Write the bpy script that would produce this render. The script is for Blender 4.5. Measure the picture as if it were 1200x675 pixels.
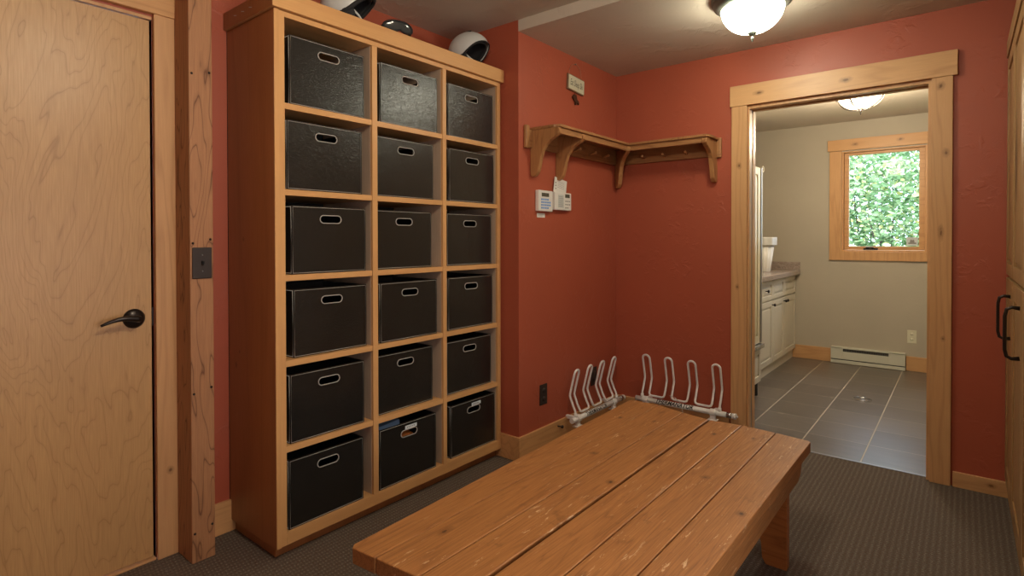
import bpy, bmesh, math, random
from mathutils import Vector, Matrix
random.seed(7)
PI = math.pi
S = bpy.context.scene
C = S.collection
for o in list(bpy.data.objects):
    bpy.data.objects.remove(o)

# ------------------------------------------------------------------ camera, world, lights, exposure
cam = bpy.data.cameras.new('camera'); camo = bpy.data.objects.new('camera', cam); C.objects.link(camo)
FW = Vector((-0.62920855, 0.7771638, -0.01063161)); RT = Vector((0.77721674, 0.62923125, -0.00147445)); UP = Vector((0.00554385, 0.0091908, 0.9999424))
UP = Vector((-FW.z*RT.y+RT.z*FW.y, -RT.z*FW.x+FW.z*RT.x, 1.0)); UP = RT.cross(FW).normalized()
M = Matrix((RT, UP, -FW)).transposed().to_4x4(); M.translation = Vector((1.93918, -3.58420, 1.25))
camo.matrix_world = M
cam.sensor_width = 36; cam.sensor_fit = 'HORIZONTAL'; cam.lens = 653.68/1200*36
cam.shift_x = 0; cam.shift_y = -(337.5-286.95)/1200; cam.clip_start = 0.02; cam.clip_end = 100
S.camera = camo

w = bpy.data.worlds.new('world'); S.world = w; w.use_nodes = True
bg = w.node_tree.nodes['Background']; bg.inputs[0].default_value = (0.62, 0.80, 1.0, 1); bg.inputs[1].default_value = 8.0

def light(name, kind, loc, energy, color, size=0.3, rot=(0, 0, 0), size_y=None):
    l = bpy.data.lights.new(name, kind); l.energy = energy; l.color = color
    if kind == 'AREA':
        l.shape = 'RECTANGLE' if size_y else 'DISK'; l.size = size
        if size_y: l.size_y = size_y
    elif kind == 'SUN': l.angle = size
    else: l.shadow_soft_size = size
    o = bpy.data.objects.new(name, l); C.objects.link(o); o.location = loc; o.rotation_euler = rot
    return o
light('sun', 'SUN', (0, -3, 8), 5.0, (1, .95, .85), .03, (math.radians(38), 0, math.radians(-12)))
light('ceiling_light_near', 'POINT', (1.35, -2.75, 2.28), 40, (1.0, .88, .68), .12)
light('laundry_lamp_glow', 'POINT', (1.315, 1.47, 2.10), 40, (1.0, .84, .62), .10)
light('side_fill_light', 'AREA', (2.72, -2.75, 1.15), 24, (1.0, .94, .90), 1.3, (0, math.radians(90), 0), 1.9)  # added soft fill for the lower walls, no window modelled here
pl = light('window_portal', 'AREA', (1.33, 2.97, 1.62), 1, (1, 1, 1), .6, (-PI/2, 0, 0), .95); pl.data.cycles.is_portal = True
LAMP1, LAMP2 = 42.0, 12.0
S.view_settings.view_transform = 'Standard'; S.view_settings.look = 'None'
S.view_settings.exposure = 0.0; S.view_settings.gamma = 1; S.view_settings.use_curve_mapping = False

# ------------------------------------------------------------------ materials
MATS = {}
def nt(name):
    m = bpy.data.materials.new(name); m.use_nodes = True; MATS[name] = m
    t = m.node_tree; b = t.nodes['Principled BSDF']
    return m, t, b
def N(t, kind, **kw):
    n = t.nodes.new(kind)
    for k, v in kw.items():
        if k in n.inputs: n.inputs[k].default_value = v
        else: setattr(n, k, v)
    return n
def ramp(t, stops, interp='LINEAR'):
    r = t.nodes.new('ShaderNodeValToRGB'); e = r.color_ramp.elements; r.color_ramp.interpolation = interp
    while len(e) < len(stops): e.new(.5)
    for i, (p, c) in enumerate(stops):
        e[i].position = p; e[i].color = (*c, 1) if len(c) == 3 else c
    return r
def g3(v): return (v, v, v)
def mixc(t, a, b, f, mode='MIX'):
    m = t.nodes.new('ShaderNodeMix'); m.data_type = 'RGBA'; m.blend_type = mode
    for s, v in ((6, a), (7, b), (0, f)):
        if hasattr(v, 'is_linked') or hasattr(v, 'links'): t.links.new(v, m.inputs[s])
        else: m.inputs[s].default_value = (*v, 1) if isinstance(v, tuple) else v
    return m.outputs[2]
def mth(t, op, a, b=None, c=None):
    m = t.nodes.new('ShaderNodeMath'); m.operation = op
    for i, v in enumerate((a, b, c)):
        if v is None: continue
        if hasattr(v, 'links'): t.links.new(v, m.inputs[i])
        else: m.inputs[i].default_value = v
    return m.outputs[0]
def coords(t, scale=(1, 1, 1), rand=True, kind='Object', loc=(0, 0, 0)):
    tc = t.nodes.new('ShaderNodeTexCoord'); out = tc.outputs[kind]
    if rand:
        oi = t.nodes.new('ShaderNodeObjectInfo')
        gm = t.nodes.new('ShaderNodeNewGeometry')
        s = mth(t, 'MULTIPLY', oi.outputs['Random'], 37.0); s2 = mth(t, 'MULTIPLY', gm.outputs['Random Per Island'], 23.0)
        s3 = mth(t, 'ADD', s, s2)
        cb = t.nodes.new('ShaderNodeCombineXYZ')
        for i in range(3): t.links.new(s3, cb.inputs[i])
        ad = t.nodes.new('ShaderNodeVectorMath'); ad.operation = 'ADD'
        t.links.new(out, ad.inputs[0]); t.links.new(cb.outputs[0], ad.inputs[1]); out = ad.outputs[0]
    mp = t.nodes.new('ShaderNodeMapping'); mp.inputs['Scale'].default_value = scale; mp.inputs['Location'].default_value = loc
    t.links.new(out, mp.inputs[0])
    return mp.outputs[0]
def noise(t, vec, scale, detail=3, rough=.5, dist=0):
    n = N(t, 'ShaderNodeTexNoise'); n.inputs['Scale'].default_value = scale; n.inputs['Detail'].default_value = detail
    n.inputs['Roughness'].default_value = rough; n.inputs['Distortion'].default_value = dist
    t.links.new(vec, n.inputs['Vector']); return n.outputs['Fac']
def bump(t, b, h, strength=.3, dist=.002, prev=None):
    n = t.nodes.new('ShaderNodeBump'); n.inputs['Strength'].default_value = strength; n.inputs['Distance'].default_value = dist
    t.links.new(h, n.inputs['Height'])
    if prev: t.links.new(prev, n.inputs['Normal'])
    if b: t.links.new(n.outputs[0], b.inputs['Normal'])
    return n.outputs[0]
def plain(name, col, rough=.5, metal=0, spec=.5, **kw):
    m, t, b = nt(name); b.inputs['Base Color'].default_value = (*col, 1); b.inputs['Roughness'].default_value = rough
    b.inputs['Metallic'].default_value = metal; b.inputs['Specular IOR Level'].default_value = spec
    v = coords(t, (1, 1, 1)); n = noise(t, v, 60, 3)
    r = ramp(t, [(0, g3(max(0, rough-.06))), (1, g3(min(1, rough+.06)))]); t.links.new(n, r.inputs[0]); t.links.new(r.outputs[0], b.inputs['Roughness'])
    return m
def paint(name, col, rough=.5, bs=.35, scale=22):
    m, t, b = nt(name); v = coords(t, (1, 1, 1), rand=False)
    n1 = noise(t, v, 3, 3); c = mixc(t, tuple(x*.93 for x in col), tuple(min(1, x*1.05) for x in col), n1)
    t.links.new(c, b.inputs['Base Color']); b.inputs['Roughness'].default_value = rough
    n2 = noise(t, v, scale, 4, .55, .6); r = ramp(t, [(.50, g3(0)), (.62, g3(1))]); t.links.new(n2, r.inputs[0])
    n3 = noise(t, v, 220, 2)
    n4 = noise(t, v, 5, 2); r4 = ramp(t, [(.48, g3(0)), (.6, g3(1))]); t.links.new(n4, r4.inputs[0])
    h = mth(t, 'MULTIPLY', r.outputs[0], r4.outputs[0])
    p = bump(t, None, n3, .12, .0015)
    bump(t, b, h, bs, .003, p)
    return m
def wood(name, base, dark, axis='z', rough=.4, rings=14, ring_amt=.35, knots=0.0, fibre=.25, across=4.0, along=.55, light=None, wear=0.0, spec=.4, coat=0.0, rw=(.35, .5), kn=()):
    m, t, b = nt(name)
    sc = {'x': (along, across, across), 'y': (across, along, across), 'z': (across, across, along)}[axis]
    v = coords(t, sc)
    n = noise(t, v, 1.0, 4 if rings > 25 else 3, .48 if rings > 25 else .45, .35 if rings > 25 else .25)
    s = mth(t, 'MULTIPLY', n, float(rings)); f = mth(t, 'FRACT', s)
    pp = mth(t, 'PINGPONG', s, 0.5); pp = mth(t, 'MULTIPLY', pp, 2.0)
    r = ramp(t, [(0, g3(1)), (rw[0], g3(.25)), (rw[1], g3(0)), (1, g3(0))]); t.links.new(pp, r.inputs[0])
    fs = {'x': (3, 90, 90), 'y': (90, 3, 90), 'z': (90, 90, 3)}[axis]
    vf = coords(t, fs); nf = noise(t, vf, 3.0, 4, .6)
    rf = ramp(t, [(.3, g3(0)), (.75, g3(1))]); t.links.new(nf, rf.inputs[0])
    nl = noise(t, v, 2.2, 2)
    lt = light or tuple(min(1, x*1.18) for x in base)
    c = mixc(t, base, lt, nl)
    a1 = mth(t, 'MULTIPLY', r.outputs[0], ring_amt)
    c = mixc(t, c, dark, a1)
    a2 = mth(t, 'MULTIPLY', rf.outputs[0], fibre)
    c = mixc(t, c, dark, a2)
    if knots > 0:
        ks = {'x': (2.2, 6, 6), 'y': (6, 2.2, 6), 'z': (6, 6, 2.2)}[axis]
        vk = coords(t, ks)
        vo = t.nodes.new('ShaderNodeTexVoronoi'); vo.inputs['Scale'].default_value = knots
        nd = noise(t, vk, 3, 3); 
        va = t.nodes.new('ShaderNodeVectorMath'); va.operation = 'MULTIPLY_ADD'
        t.links.new(nd, va.inputs[0]); va.inputs[1].default_value = (.35, .35, .35); t.links.new(vk, va.inputs[2])
        t.links.new(va.outputs[0], vo.inputs['Vector'])
        rk = ramp(t, [(0, g3(1)), (.07, g3(.85)), (.11, g3(.35)), (.2, g3(0))]); t.links.new(vo.outputs['Distance'], rk.inputs[0])
        c = mixc(t, c, tuple(x*.35 for x in dark), rk.outputs[0])
    if kn:
        tc = t.nodes.new('ShaderNodeTexCoord'); nk = noise(t, tc.outputs['Object'], 38, 3, .6)
        dmin = None
        for (kx, ky, kz, kr, st) in kn:
            sb = t.nodes.new('ShaderNodeVectorMath'); sb.operation = 'SUBTRACT'; t.links.new(tc.outputs['Object'], sb.inputs[0]); sb.inputs[1].default_value = (kx, ky, kz)
            ml = t.nodes.new('ShaderNodeVectorMath'); ml.operation = 'MULTIPLY'; t.links.new(sb.outputs[0], ml.inputs[0])
            q = [1/kr]*3; q['xyz'.index(axis)] = 1/(kr*st); ml.inputs[1].default_value = q
            ln = t.nodes.new('ShaderNodeVectorMath'); ln.operation = 'LENGTH'; t.links.new(ml.outputs[0], ln.inputs[0])
            dmin = ln.outputs['Value'] if dmin is None else mth(t, 'MINIMUM', dmin, ln.outputs['Value'])
        dd = mth(t, 'ADD', dmin, mth(t, 'MULTIPLY_ADD', nk, 1.5, -.75))
        rk = ramp(t, [(0, g3(1)), (.16, g3(.9)), (.3, g3(.45)), (.55, g3(.25)), (.8, g3(0))]); t.links.new(mth(t, 'MULTIPLY', dd, .5), rk.inputs[0])
        c = mixc(t, c, tuple(x*.45 for x in dark), rk.outputs[0])
    if wear > 0:
        ws = {'x': (7, 50, 50), 'y': (50, 7, 50), 'z': (50, 50, 7)}[axis]
        vw = coords(t, ws); nw = noise(t, vw, 1.6, 5, .72, .4)
        rw_ = ramp(t, [(.615, g3(0)), (.64, g3(1))]); t.links.new(nw, rw_.inputs[0])
        vb = coords(t, (1, 1, 1)); nb = noise(t, vb, 2.6, 2); rb = ramp(t, [(.42, g3(0)), (.60, g3(1))]); t.links.new(nb, rb.inputs[0])
        aw = mth(t, 'MULTIPLY', rw_.outputs[0], rb.outputs[0]); aw = mth(t, 'MULTIPLY', aw, wear)
        c = mixc(t, c, (.62, .42, .24), aw)
        nd2 = noise(t, vb, 9, 5, .7); rd = ramp(t, [(.60, g3(0)), (.72, g3(.5))]); t.links.new(nd2, rd.inputs[0])
        c = mixc(t, c, tuple(x*.5 for x in dark), rd.outputs[0])
        bump(t, b, aw, -.3, .001)
    else:
        bump(t, b, nf, .06, .001)
    t.links.new(c, b.inputs['Base Color'])
    rr = ramp(t, [(0, g3(rough-.05)), (1, g3(rough+.1))]); t.links.new(nf, rr.inputs[0]); t.links.new(rr.outputs[0], b.inputs['Roughness'])
    b.inputs['Specular IOR Level'].default_value = spec; b.inputs['Coat Weight'].default_value = coat; b.inputs['Coat Roughness'].default_value = .25
    return m

PXX = -.356
BENCHK = []   # filled with (x, y, z, radius, stretch) in bench coordinates
BENCHK += [(.17, -.06, .45, .012, 1.2), (.0, .12, .45, .013, 1.1), (-.12, .55, .45, .009, 2), (-.03, -.62, .45, .010, 2.5), (.02, .60, .45, .007, 2)]
RED = paint('rust_red_paint', (.39, .088, .045), .45, .45)
BEIGE = paint('beige_paint', (.46, .415, .33), .6, .2)
CEIL = paint('ceiling_paint', (.56, .49, .40), .6, .6, 14)
maple = dict(base=(.62, .345, .14), dark=(.42, .20, .07))
TRIMZ = wood('knotty_alder_vertical', (.58, .335, .155), (.36, .165, .06), 'z', .38, 10, .3, 0, .22, 6, .5, kn=[(1.845, -.02, 2.02, .014, 1.2), (1.868, -.02, 1.68, .012, 1.5), (1.850, -.02, 1.28, .009, 3.5), (1.86, -.02, .74, .008, 1.5), (.86, -.02, 1.70, .012, 1.3), (.85, -.02, .95, .009, 1.5), (-.49, -2.73, .34, .010, 1.2), (1.735, 2.845, 1.75, .006, 1.3), (1.74, 2.845, 1.42, .006, 1.3)])
TRIMX = wood('knotty_alder_along_x', (.58, .335, .155), (.36, .165, .06), 'x', .38, 10, .3, 0, .22, 6, .5, kn=[(.975, -.026, 2.13, .011, 2.2), (1.43, -.026, 2.125, .012, 2.2), (1.10, 2.84, 2.18, .014, 1.6), (1.47, 2.84, 2.19, .013, 1.8), (2.05, -.016, .045, .009, 2)])
TRIMY = wood('knotty_alder_along_y', (.60, .335, .145), (.36, .155, .05), 'y', .38, 10, .3, .4, .22, 6, .5)
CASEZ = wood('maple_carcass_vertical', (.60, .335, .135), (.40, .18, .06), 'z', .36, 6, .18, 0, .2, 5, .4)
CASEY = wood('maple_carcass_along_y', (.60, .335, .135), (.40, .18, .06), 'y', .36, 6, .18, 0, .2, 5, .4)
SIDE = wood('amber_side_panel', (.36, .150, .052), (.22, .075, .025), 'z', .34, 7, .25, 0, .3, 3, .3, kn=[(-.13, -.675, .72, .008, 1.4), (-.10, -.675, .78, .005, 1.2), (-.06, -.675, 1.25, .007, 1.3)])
GREYLAM = wood('taupe_shelf_lining', (.46, .35, .26), (.32, .23, .16), 'z', .5, 8, .2, 0, .4, 5, .6)
DOORW = wood('rotary_cut_birch_veneer', (.53, .32, .135), (.27, .13, .045), 'z', .36, 32, .48, 0, .35, 3.0, .85, rw=(.07, .4), spec=.5)
OAK = wood('douglas_fir_post', (.43, .215, .10), (.12, .045, .02), 'z', .5, 22, .85, 0, .35, 4.5, .9, rw=(.10, .32), kn=[(PXX, -2.655, .93, .008, 1.0)])
OAKD = wood('coat_shelf_oak', (.36, .175, .068), (.15, .055, .02), 'y', .42, 12, .5, 0, .35, 6, .8, rw=(.2, .45))
OAKX = wood('coat_shelf_oak_along_x', (.36, .175, .068), (.15, .055, .02), 'x', .42, 12, .5, 0, .35, 6, .8, rw=(.2, .45))
OAKZ = wood('coat_shelf_oak_vertical', (.40, .195, .075), (.17, .065, .022), 'z', .42, 12, .5, 0, .35, 6, .8, rw=(.2, .45))
PINE = wood('worn_stained_pine', (.36, .155, .045), (.14, .045, .013), 'y', .42, 20, .40, 0, .6, 8, .45, wear=1.0, coat=.05, rw=(.2, .6), light=(.47, .215, .07), kn=BENCHK)
PINEZ = wood('worn_stained_pine_leg', (.40, .14, .035), (.20, .055, .014), 'x', .4, 14, .5, .3, .4, 7, .55, wear=.3, rw=(.3, .6))
CABW = wood('knotty_cabinet_alder', (.34, .205, .085), (.18, .085, .032), 'z', .4, 10, .35, .3, .28, 7, .5)

# leather-look fibreboard
def leather():
    m, t, b = nt('black_faux_leather'); v = coords(t, (1, 1, 1))
    n1 = noise(t, v, 55, 5, .7, 1.2); n2 = noise(t, v, 9, 3)
    c = mixc(t, (.009, .0085, .0075), (.018, .017, .015), n2); t.links.new(c, b.inputs['Base Color'])
    b.inputs['Roughness'].default_value = .25; b.inputs['Specular IOR Level'].default_value = .6
    p = bump(t, None, n1, .6, .0018)
    bump(t, b, n2, .3, .005, p); return m
LEATHER = leather()
STITCH = plain('grey_stitching', (.46, .44, .40), .7)
RIM = plain('grey_piping', (.42, .40, .37), .5)
BLACKIN = plain('dark_lining', (.012, .011, .011), .8)
BRONZE = plain('oil_rubbed_bronze', (.030, .024, .021), .3, .6)
DKPLATE = plain('dark_brown_plastic', (.030, .020, .016), .5)
WHITEPL = plain('white_plastic', (.74, .73, .68), .35)
WHITETUBE = plain('white_coated_tube', (.86, .85, .84), .3)
CREAM = plain('cream_painted_cabinet', (.66, .61, .50), .38)
FRIDGE = plain('cream_appliance_panel', (.66, .60, .42), .35)
STEEL = plain('brushed_steel', (.55, .57, .60), .25, 1)
GREYM = plain('grey_metal', (.28, .27, .26), .4, .6)
BLACKR = plain('black_rubber', (.012, .012, .012), .6)
HEATW = plain('heater_enamel', (.62, .62, .52), .4)
HEATD = plain('heater_dark_slot', (.05, .05, .045), .5)
PLATEW = plain('ivory_outlet_plate', (.70, .68, .52), .4)
HELM = plain('matte_white_helmet_shell', (.60, .62, .60), .38)
HELMD = plain('black_foam_padding', (.014, .014, .015), .8)
GOG = plain('smoke_goggle_lens', (.06, .065, .065), .12, .2)
STRAP = plain('pale_webbing', (.55, .58, .55), .7)
BLUEF = plain('blue_folder', (.09, .16, .27), .55)
ORANGE = plain('orange_cloth', (.55, .16, .03), .8)
LABELC = plain('pale_label', (.62, .70, .74), .5)
INK = plain('black_ink', (.012, .012, .014), .5)
GREYINK = plain('grey_print', (.25, .25, .25), .6)
BLUEKEY = plain('blue_backlit_key', (.12, .33, .72), .4)
LCD = plain('grey_lcd', (.10, .10, .075), .25)
BROWNM = plain('brown_charm', (.07, .028, .014), .5, .3)
SIGNC = plain('ivory_sign_face', (.60, .58, .42), .5)
SIGNE = plain('brown_sign_edge', (.22, .14, .08), .5)
NICKEL = plain('pewter_fixture', (.17, .19, .16), .4, .7)
WIRE = plain('thin_wire', (.45, .30, .22), .4, .5)
KNOT = plain('dark_iron_bolt', (.03, .022, .018), .5, .5)
TRUNK = plain('grey_brown_bark', (.10, .075, .055), .9)

def granite():
    m, t, b = nt('speckled_countertop'); v = coords(t, (1, 1, 1), False)
    n = noise(t, v, 160, 2, .8); r = ramp(t, [(.35, (.12, .08, .07)), (.5, (.34, .27, .23)), (.65, (.5, .43, .38))]); t.links.new(n, r.inputs[0])
    t.links.new(r.outputs[0], b.inputs['Base Color']); b.inputs['Roughness'].default_value = .25; return m
GRAN = granite()
def carpet():
    m, t, b = nt('ribbed_loop_carpet'); v = coords(t, (1, 1, 1), False)
    sx = t.nodes.new('ShaderNodeSeparateXYZ'); t.links.new(v, sx.inputs[0])
    wob = noise(t, v, 45, 2); xx = mth(t, 'MULTIPLY_ADD', wob, .011, sx.outputs[0])
    s = mth(t, 'MULTIPLY', xx, 2*PI/.0215); rib = mth(t, 'SINE', s); rib = mth(t, 'MULTIPLY_ADD', rib, .5, .5)
    sh = mth(t, 'MULTIPLY', mth(t, 'FLOOR', mth(t, 'DIVIDE', xx, .0215)), 1.7)
    s2 = mth(t, 'SINE', mth(t, 'ADD', mth(t, 'MULTIPLY', sx.outputs[1], 2*PI/.013), sh)); s2 = mth(t, 'MULTIPLY_ADD', s2, .5, .5)
    n = noise(t, v, 240, 2, .7); n2 = noise(t, v, 130, 2, .6)
    h = mth(t, 'MULTIPLY', mth(t, 'MULTIPLY_ADD', rib, .42, .25), mth(t, 'MULTIPLY_ADD', s2, .6, .4)); h = mth(t, 'MULTIPLY_ADD', n, 1.1, h)
    r = ramp(t, [(.15, (.060, .050, .041)), (.42, (.112, .094, .076)), (.66, (.155, .133, .108)), (.85, (.30, .27, .225))])
    hh = mth(t, 'MULTIPLY', h, .62); t.links.new(hh, r.inputs[0])
    rr = ramp(t, [(.42, g3(0)), (.62, g3(.55))]); t.links.new(n2, rr.inputs[0])
    c = mixc(t, r.outputs[0], (.10, .048, .035), rr.outputs[0])
    t.links.new(c, b.inputs['Base Color']); b.inputs['Roughness'].default_value = .95; b.inputs['Specular IOR Level'].default_value = .1
    bump(t, b, h, .5, .003); return m
CARPET = carpet()
def tiles():
    m, t, b = nt('grey_brown_floor_tile'); v = coords(t, (1, 1, 1), False)
    sx = t.nodes.new('ShaderNodeSeparateXYZ'); t.links.new(v, sx.inputs[0])
    def edge(o, off, pitch, wd):
        a = mth(t, 'DIVIDE', mth(t, 'SUBTRACT', o, off), pitch); a = mth(t, 'PINGPONG', a, .5)
        a = mth(t, 'MULTIPLY', a, pitch); return mth(t, 'LESS_THAN', a, wd)
    ex = edge(sx.outputs[0], .834, .3317, .0032); ey = edge(sx.outputs[1], .39, .337, .002)
    g = mth(t, 'MAXIMUM', ex, ey)
    cx = mth(t, 'FLOOR', mth(t, 'DIVIDE', mth(t, 'SUBTRACT', sx.outputs[0], .834), .3317)); cy = mth(t, 'FLOOR', mth(t, 'DIVIDE', mth(t, 'SUBTRACT', sx.outputs[1], .39), .337))
    cb = t.nodes.new('ShaderNodeCombineXYZ'); t.links.new(cx, cb.inputs[0]); t.links.new(cy, cb.inputs[1])
    wn = t.nodes.new('ShaderNodeTexWhiteNoise'); t.links.new(cb.outputs[0], wn.inputs['Vector'])
    vs = coords(t, (2, 9, 1), False); n = noise(t, vs, 2.5, 4, .6, .4)
    k = mth(t, 'MULTIPLY_ADD', wn.outputs['Value'], .25, mth(t, 'MULTIPLY', n, .75))
    r = ramp(t, [(.25, (.085, .068, .056)), (.75, (.17, .140, .117))]); t.links.new(k, r.inputs[0])
    c = mixc(t, r.outputs[0], (.46, .40, .32), g); t.links.new(c, b.inputs['Base Color'])
    ro = mth(t, 'MULTIPLY_ADD', g, .4, mth(t, 'MULTIPLY_ADD', n, .15, .24)); t.links.new(ro, b.inputs['Roughness'])
    gi = mth(t, 'SUBTRACT', 1.0, g); p = bump(t, None, gi, .3, .001); bump(t, b, n, .08, .003, p)
    b.inputs['Specular IOR Level'].default_value = .6
    return m
TILE = tiles()
def emis(name, col, st):
    m = bpy.data.materials.new(name); m.use_nodes = True; t = m.node_tree; t.nodes.clear()
    e = t.nodes.new('ShaderNodeEmission'); o = t.nodes.new('ShaderNodeOutputMaterial'); e.inputs[0].default_value = (*col, 1); e.inputs[1].default_value = st
    t.links.new(e.outputs[0], o.inputs[0]); return m
BOWL1 = emis('lit_frosted_glass_bowl', (.98, .95, .74), LAMP1)
BOWL2 = emis('lit_amber_glass_bowl', (1.0, .80, .50), LAMP2)
def glass():
    m = bpy.data.materials.new('clear_window_glass'); m.use_nodes = True; t = m.node_tree; t.nodes.clear()
    a = t.nodes.new('ShaderNodeBsdfTransparent'); g = t.nodes.new('ShaderNodeBsdfGlossy'); g.inputs['Roughness'].default_value = .02
    f = t.nodes.new('ShaderNodeFresnel'); f.inputs[0].default_value = 1.12; mx = t.nodes.new('ShaderNodeMixShader'); o = t.nodes.new('ShaderNodeOutputMaterial')
    t.links.new(f.outputs[0], mx.inputs[0]); t.links.new(a.outputs[0], mx.inputs[1]); t.links.new(g.outputs[0], mx.inputs[2]); t.links.new(mx.outputs[0], o.inputs[0]); return m
GLASS = glass()
def leafmat():
    m, t, b = nt('mixed_green_leaves'); gm = t.nodes.new('ShaderNodeNewGeometry')
    r = ramp(t, [(0, (.06, .12, .04)), (.3, (.16, .28, .11)), (.6, (.30, .42, .21)), (.82, (.50, .58, .34)), (.93, (.70, .60, .20)), (1, (.8, .82, .72))]); t.links.new(gm.outputs['Random Per Island'], r.inputs[0])
    t.links.new(r.outputs[0], b.inputs['Base Color']); b.inputs['Roughness'].default_value = .45
    tr = t.nodes.new('ShaderNodeBsdfTranslucent'); t.links.new(r.outputs[0], tr.inputs[0]); mx = t.nodes.new('ShaderNodeMixShader'); mx.inputs[0].default_value = .4
    o = t.nodes['Material Output']; t.links.new(b.outputs[0], mx.inputs[1]); t.links.new(tr.outputs[0], mx.inputs[2]); t.links.new(mx.outputs[0], o.inputs[0]); return m
LEAF = leafmat()
GRASS = paint('dark_ground_cover', (.06, .12, .03), .9, .5)

# ------------------------------------------------------------------ mesh helpers
class MB:
    def __init__(s): s.bm = bmesh.new()
    def box(s, x0, x1, y0, y1, z0, z1, rot=None, piv=None):
        x0, x1 = sorted((x0, x1)); y0, y1 = sorted((y0, y1)); z0, z1 = sorted((z0, z1))
        vs = [s.bm.verts.new((x, y, z)) for z in (z0, z1) for y in (y0, y1) for x in (x0, x1)]
        for f in ((0, 2, 3, 1), (4, 5, 7, 6), (0, 1, 5, 4), (2, 6, 7, 3), (0, 4, 6, 2), (1, 3, 7, 5)): s.bm.faces.new([vs[i] for i in f])
        if rot is not None:
            p = Vector(piv) if piv is not None else Vector(((x0+x1)/2, (y0+y1)/2, (z0+z1)/2))
            for v in vs: v.co = p + rot @ (v.co-p)
        return s
    def tube(s, pts, r, n=8, closed=False, caps=True):
        pts = [Vector(p) for p in pts]; k = len(pts); rs = r if isinstance(r, (list, tuple)) else [r]*k
        rings = []; up = None
        for i in range(k):
            a = pts[(i-1) % k] if (i > 0 or closed) else pts[i]; b = pts[(i+1) % k] if (i < k-1 or closed) else pts[i]
            d = (b-a); d = d.normalized() if d.length > 1e-9 else Vector((0, 0, 1))
            if up is None:
                up = Vector((0, 0, 1)) if abs(d.z) < .9 else Vector((1, 0, 0))
            u = d.cross(up)
            if u.length < 1e-6: u = d.orthogonal()
            u.normalize(); v = u.cross(d).normalized(); up = v
            rings.append([s.bm.verts.new(pts[i]+(u*math.cos(2*PI*j/n)+v*math.sin(2*PI*j/n))*rs[i]) for j in range(n)])
        for i in range(k if closed else k-1):
            A, B = rings[i], rings[(i+1) % k]
            for j in range(n): s.bm.faces.new((A[j], A[(j+1) % n], B[(j+1) % n], B[j])).smooth = True
        if caps and not closed:
            s.bm.faces.new(rings[0][::-1]); s.bm.faces.new(rings[-1])
        return s
    def lathe(s, prof, c=(0, 0, 0), n=32, axis='z', flute=None):
        rings = []
        for (r, h) in prof:
            ring = []
            for j in range(n):
                a = 2*PI*j/n; rr = r
                if flute: rr = r*(1+flute[1]*math.cos(flute[0]*a))
                p = (rr*math.cos(a), rr*math.sin(a), h)
                if axis == 'x': p = (h, rr*math.cos(a), rr*math.sin(a))
                if axis == 'y': p = (rr*math.cos(a), h, rr*math.sin(a))
                ring.append(s.bm.verts.new(Vector(c)+Vector(p)))
            rings.append(ring)
        for A, B in zip(rings, rings[1:]):
            for j in range(n): s.bm.faces.new((A[j], A[(j+1) % n], B[(j+1) % n], B[j])).smooth = True
        for R in (rings[0], rings[-1]):
            try: s.bm.faces.new(R)
            except Exception: pass
        return s
    def prism(s, outer, plane, a0, a1, holes=()):
        """polygon (with holes) in a plane 'yz','xz','xy' extruded from a0 to a1"""
        def P(p, a): return {'yz': (a, p[0], p[1]), 'xz': (p[0], a, p[1]), 'xy': (p[0], p[1], a)}[plane]
        loops = [outer]+list(holes); caps = []
        for a in (a0, a1):
            tmp = []; edges = []
            for L in loops:
                vs = [s.bm.verts.new(P(p, a)) for p in L]; tmp.append(vs)
                edges += [s.bm.edges.new((vs[i], vs[(i+1) % len(vs)])) for i in range(len(vs))]
            if holes: bmesh.ops.triangle_fill(s.bm, use_beauty=True, use_dissolve=False, edges=edges)
            else: s.bm.faces.new(tmp[0])
            caps.append(tmp)
        for A, B in zip(*caps):
            for i in range(len(A)):
                j = (i+1) % len(A); s.bm.faces.new((A[i], A[j], B[j], B[i]))
        return s
    def sphere(s, c, r, sc=(1, 1, 1), seg=20, rings=12):
        mt = Matrix.Translation(c) @ Matrix.Diagonal((*[r*k for k in sc], 1))
        g = bmesh.ops.create_uvsphere(s.bm, u_segments=seg, v_segments=rings, radius=1, matrix=mt)
        for v in g['verts']:
            for f in v.link_faces: f.smooth = True
        return s

ROOT = {}
def link(o, parent=None):
    C.objects.link(o)
    if parent is not None: o.parent = parent
    return o
def thing(name, label, cat, loc=(0, 0, 0), rotz=0, group=None):
    o = bpy.data.objects.new(name, None); C.objects.link(o); o.location = loc; o.rotation_euler = (0, 0, rotz)
    o.empty_display_size = .05
    o['label'] = label; o['category'] = cat
    if group: o['group'] = group
    ROOT[o.name] = Vector(loc)
    return o
def obj(name, mb, mat, parent=None, bevel=0, world=True, label=None):
    bm = mb.bm; bmesh.ops.recalc_face_normals(bm, faces=bm.faces)
    if parent is not None and world:
        r = parent
        while r.parent is not None: r = r.parent
        bmesh.ops.translate(bm, verts=bm.verts, vec=-ROOT[r.name])
    me = bpy.data.meshes.new(name); bm.to_mesh(me); bm.free(); me.materials.append(mat)
    o = bpy.data.objects.new(name, me); link(o, parent)
    if bevel:
        m = o.modifiers.new('b', 'BEVEL'); m.width = bevel; m.segments = 2; m.limit_method = 'ANGLE'; m.angle_limit = math.radians(50)
    if label: o['label'] = label
    return o
def solo(name, mb, mat, label, cat, group=None, bevel=0):
    """a thing that is one mesh, its origin moved to its base"""
    vs = [v.co for v in mb.bm.verts]
    c = Vector(((min(v.x for v in vs)+max(v.x for v in vs))/2, (min(v.y for v in vs)+max(v.y for v in vs))/2, min(v.z for v in vs)))
    bmesh.ops.translate(mb.bm, verts=mb.bm.verts, vec=-c)
    o = obj(name, mb, mat, None, bevel); o.location = c; o['label'] = label; o['category'] = cat
    if group: o['group'] = group
    return o
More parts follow.
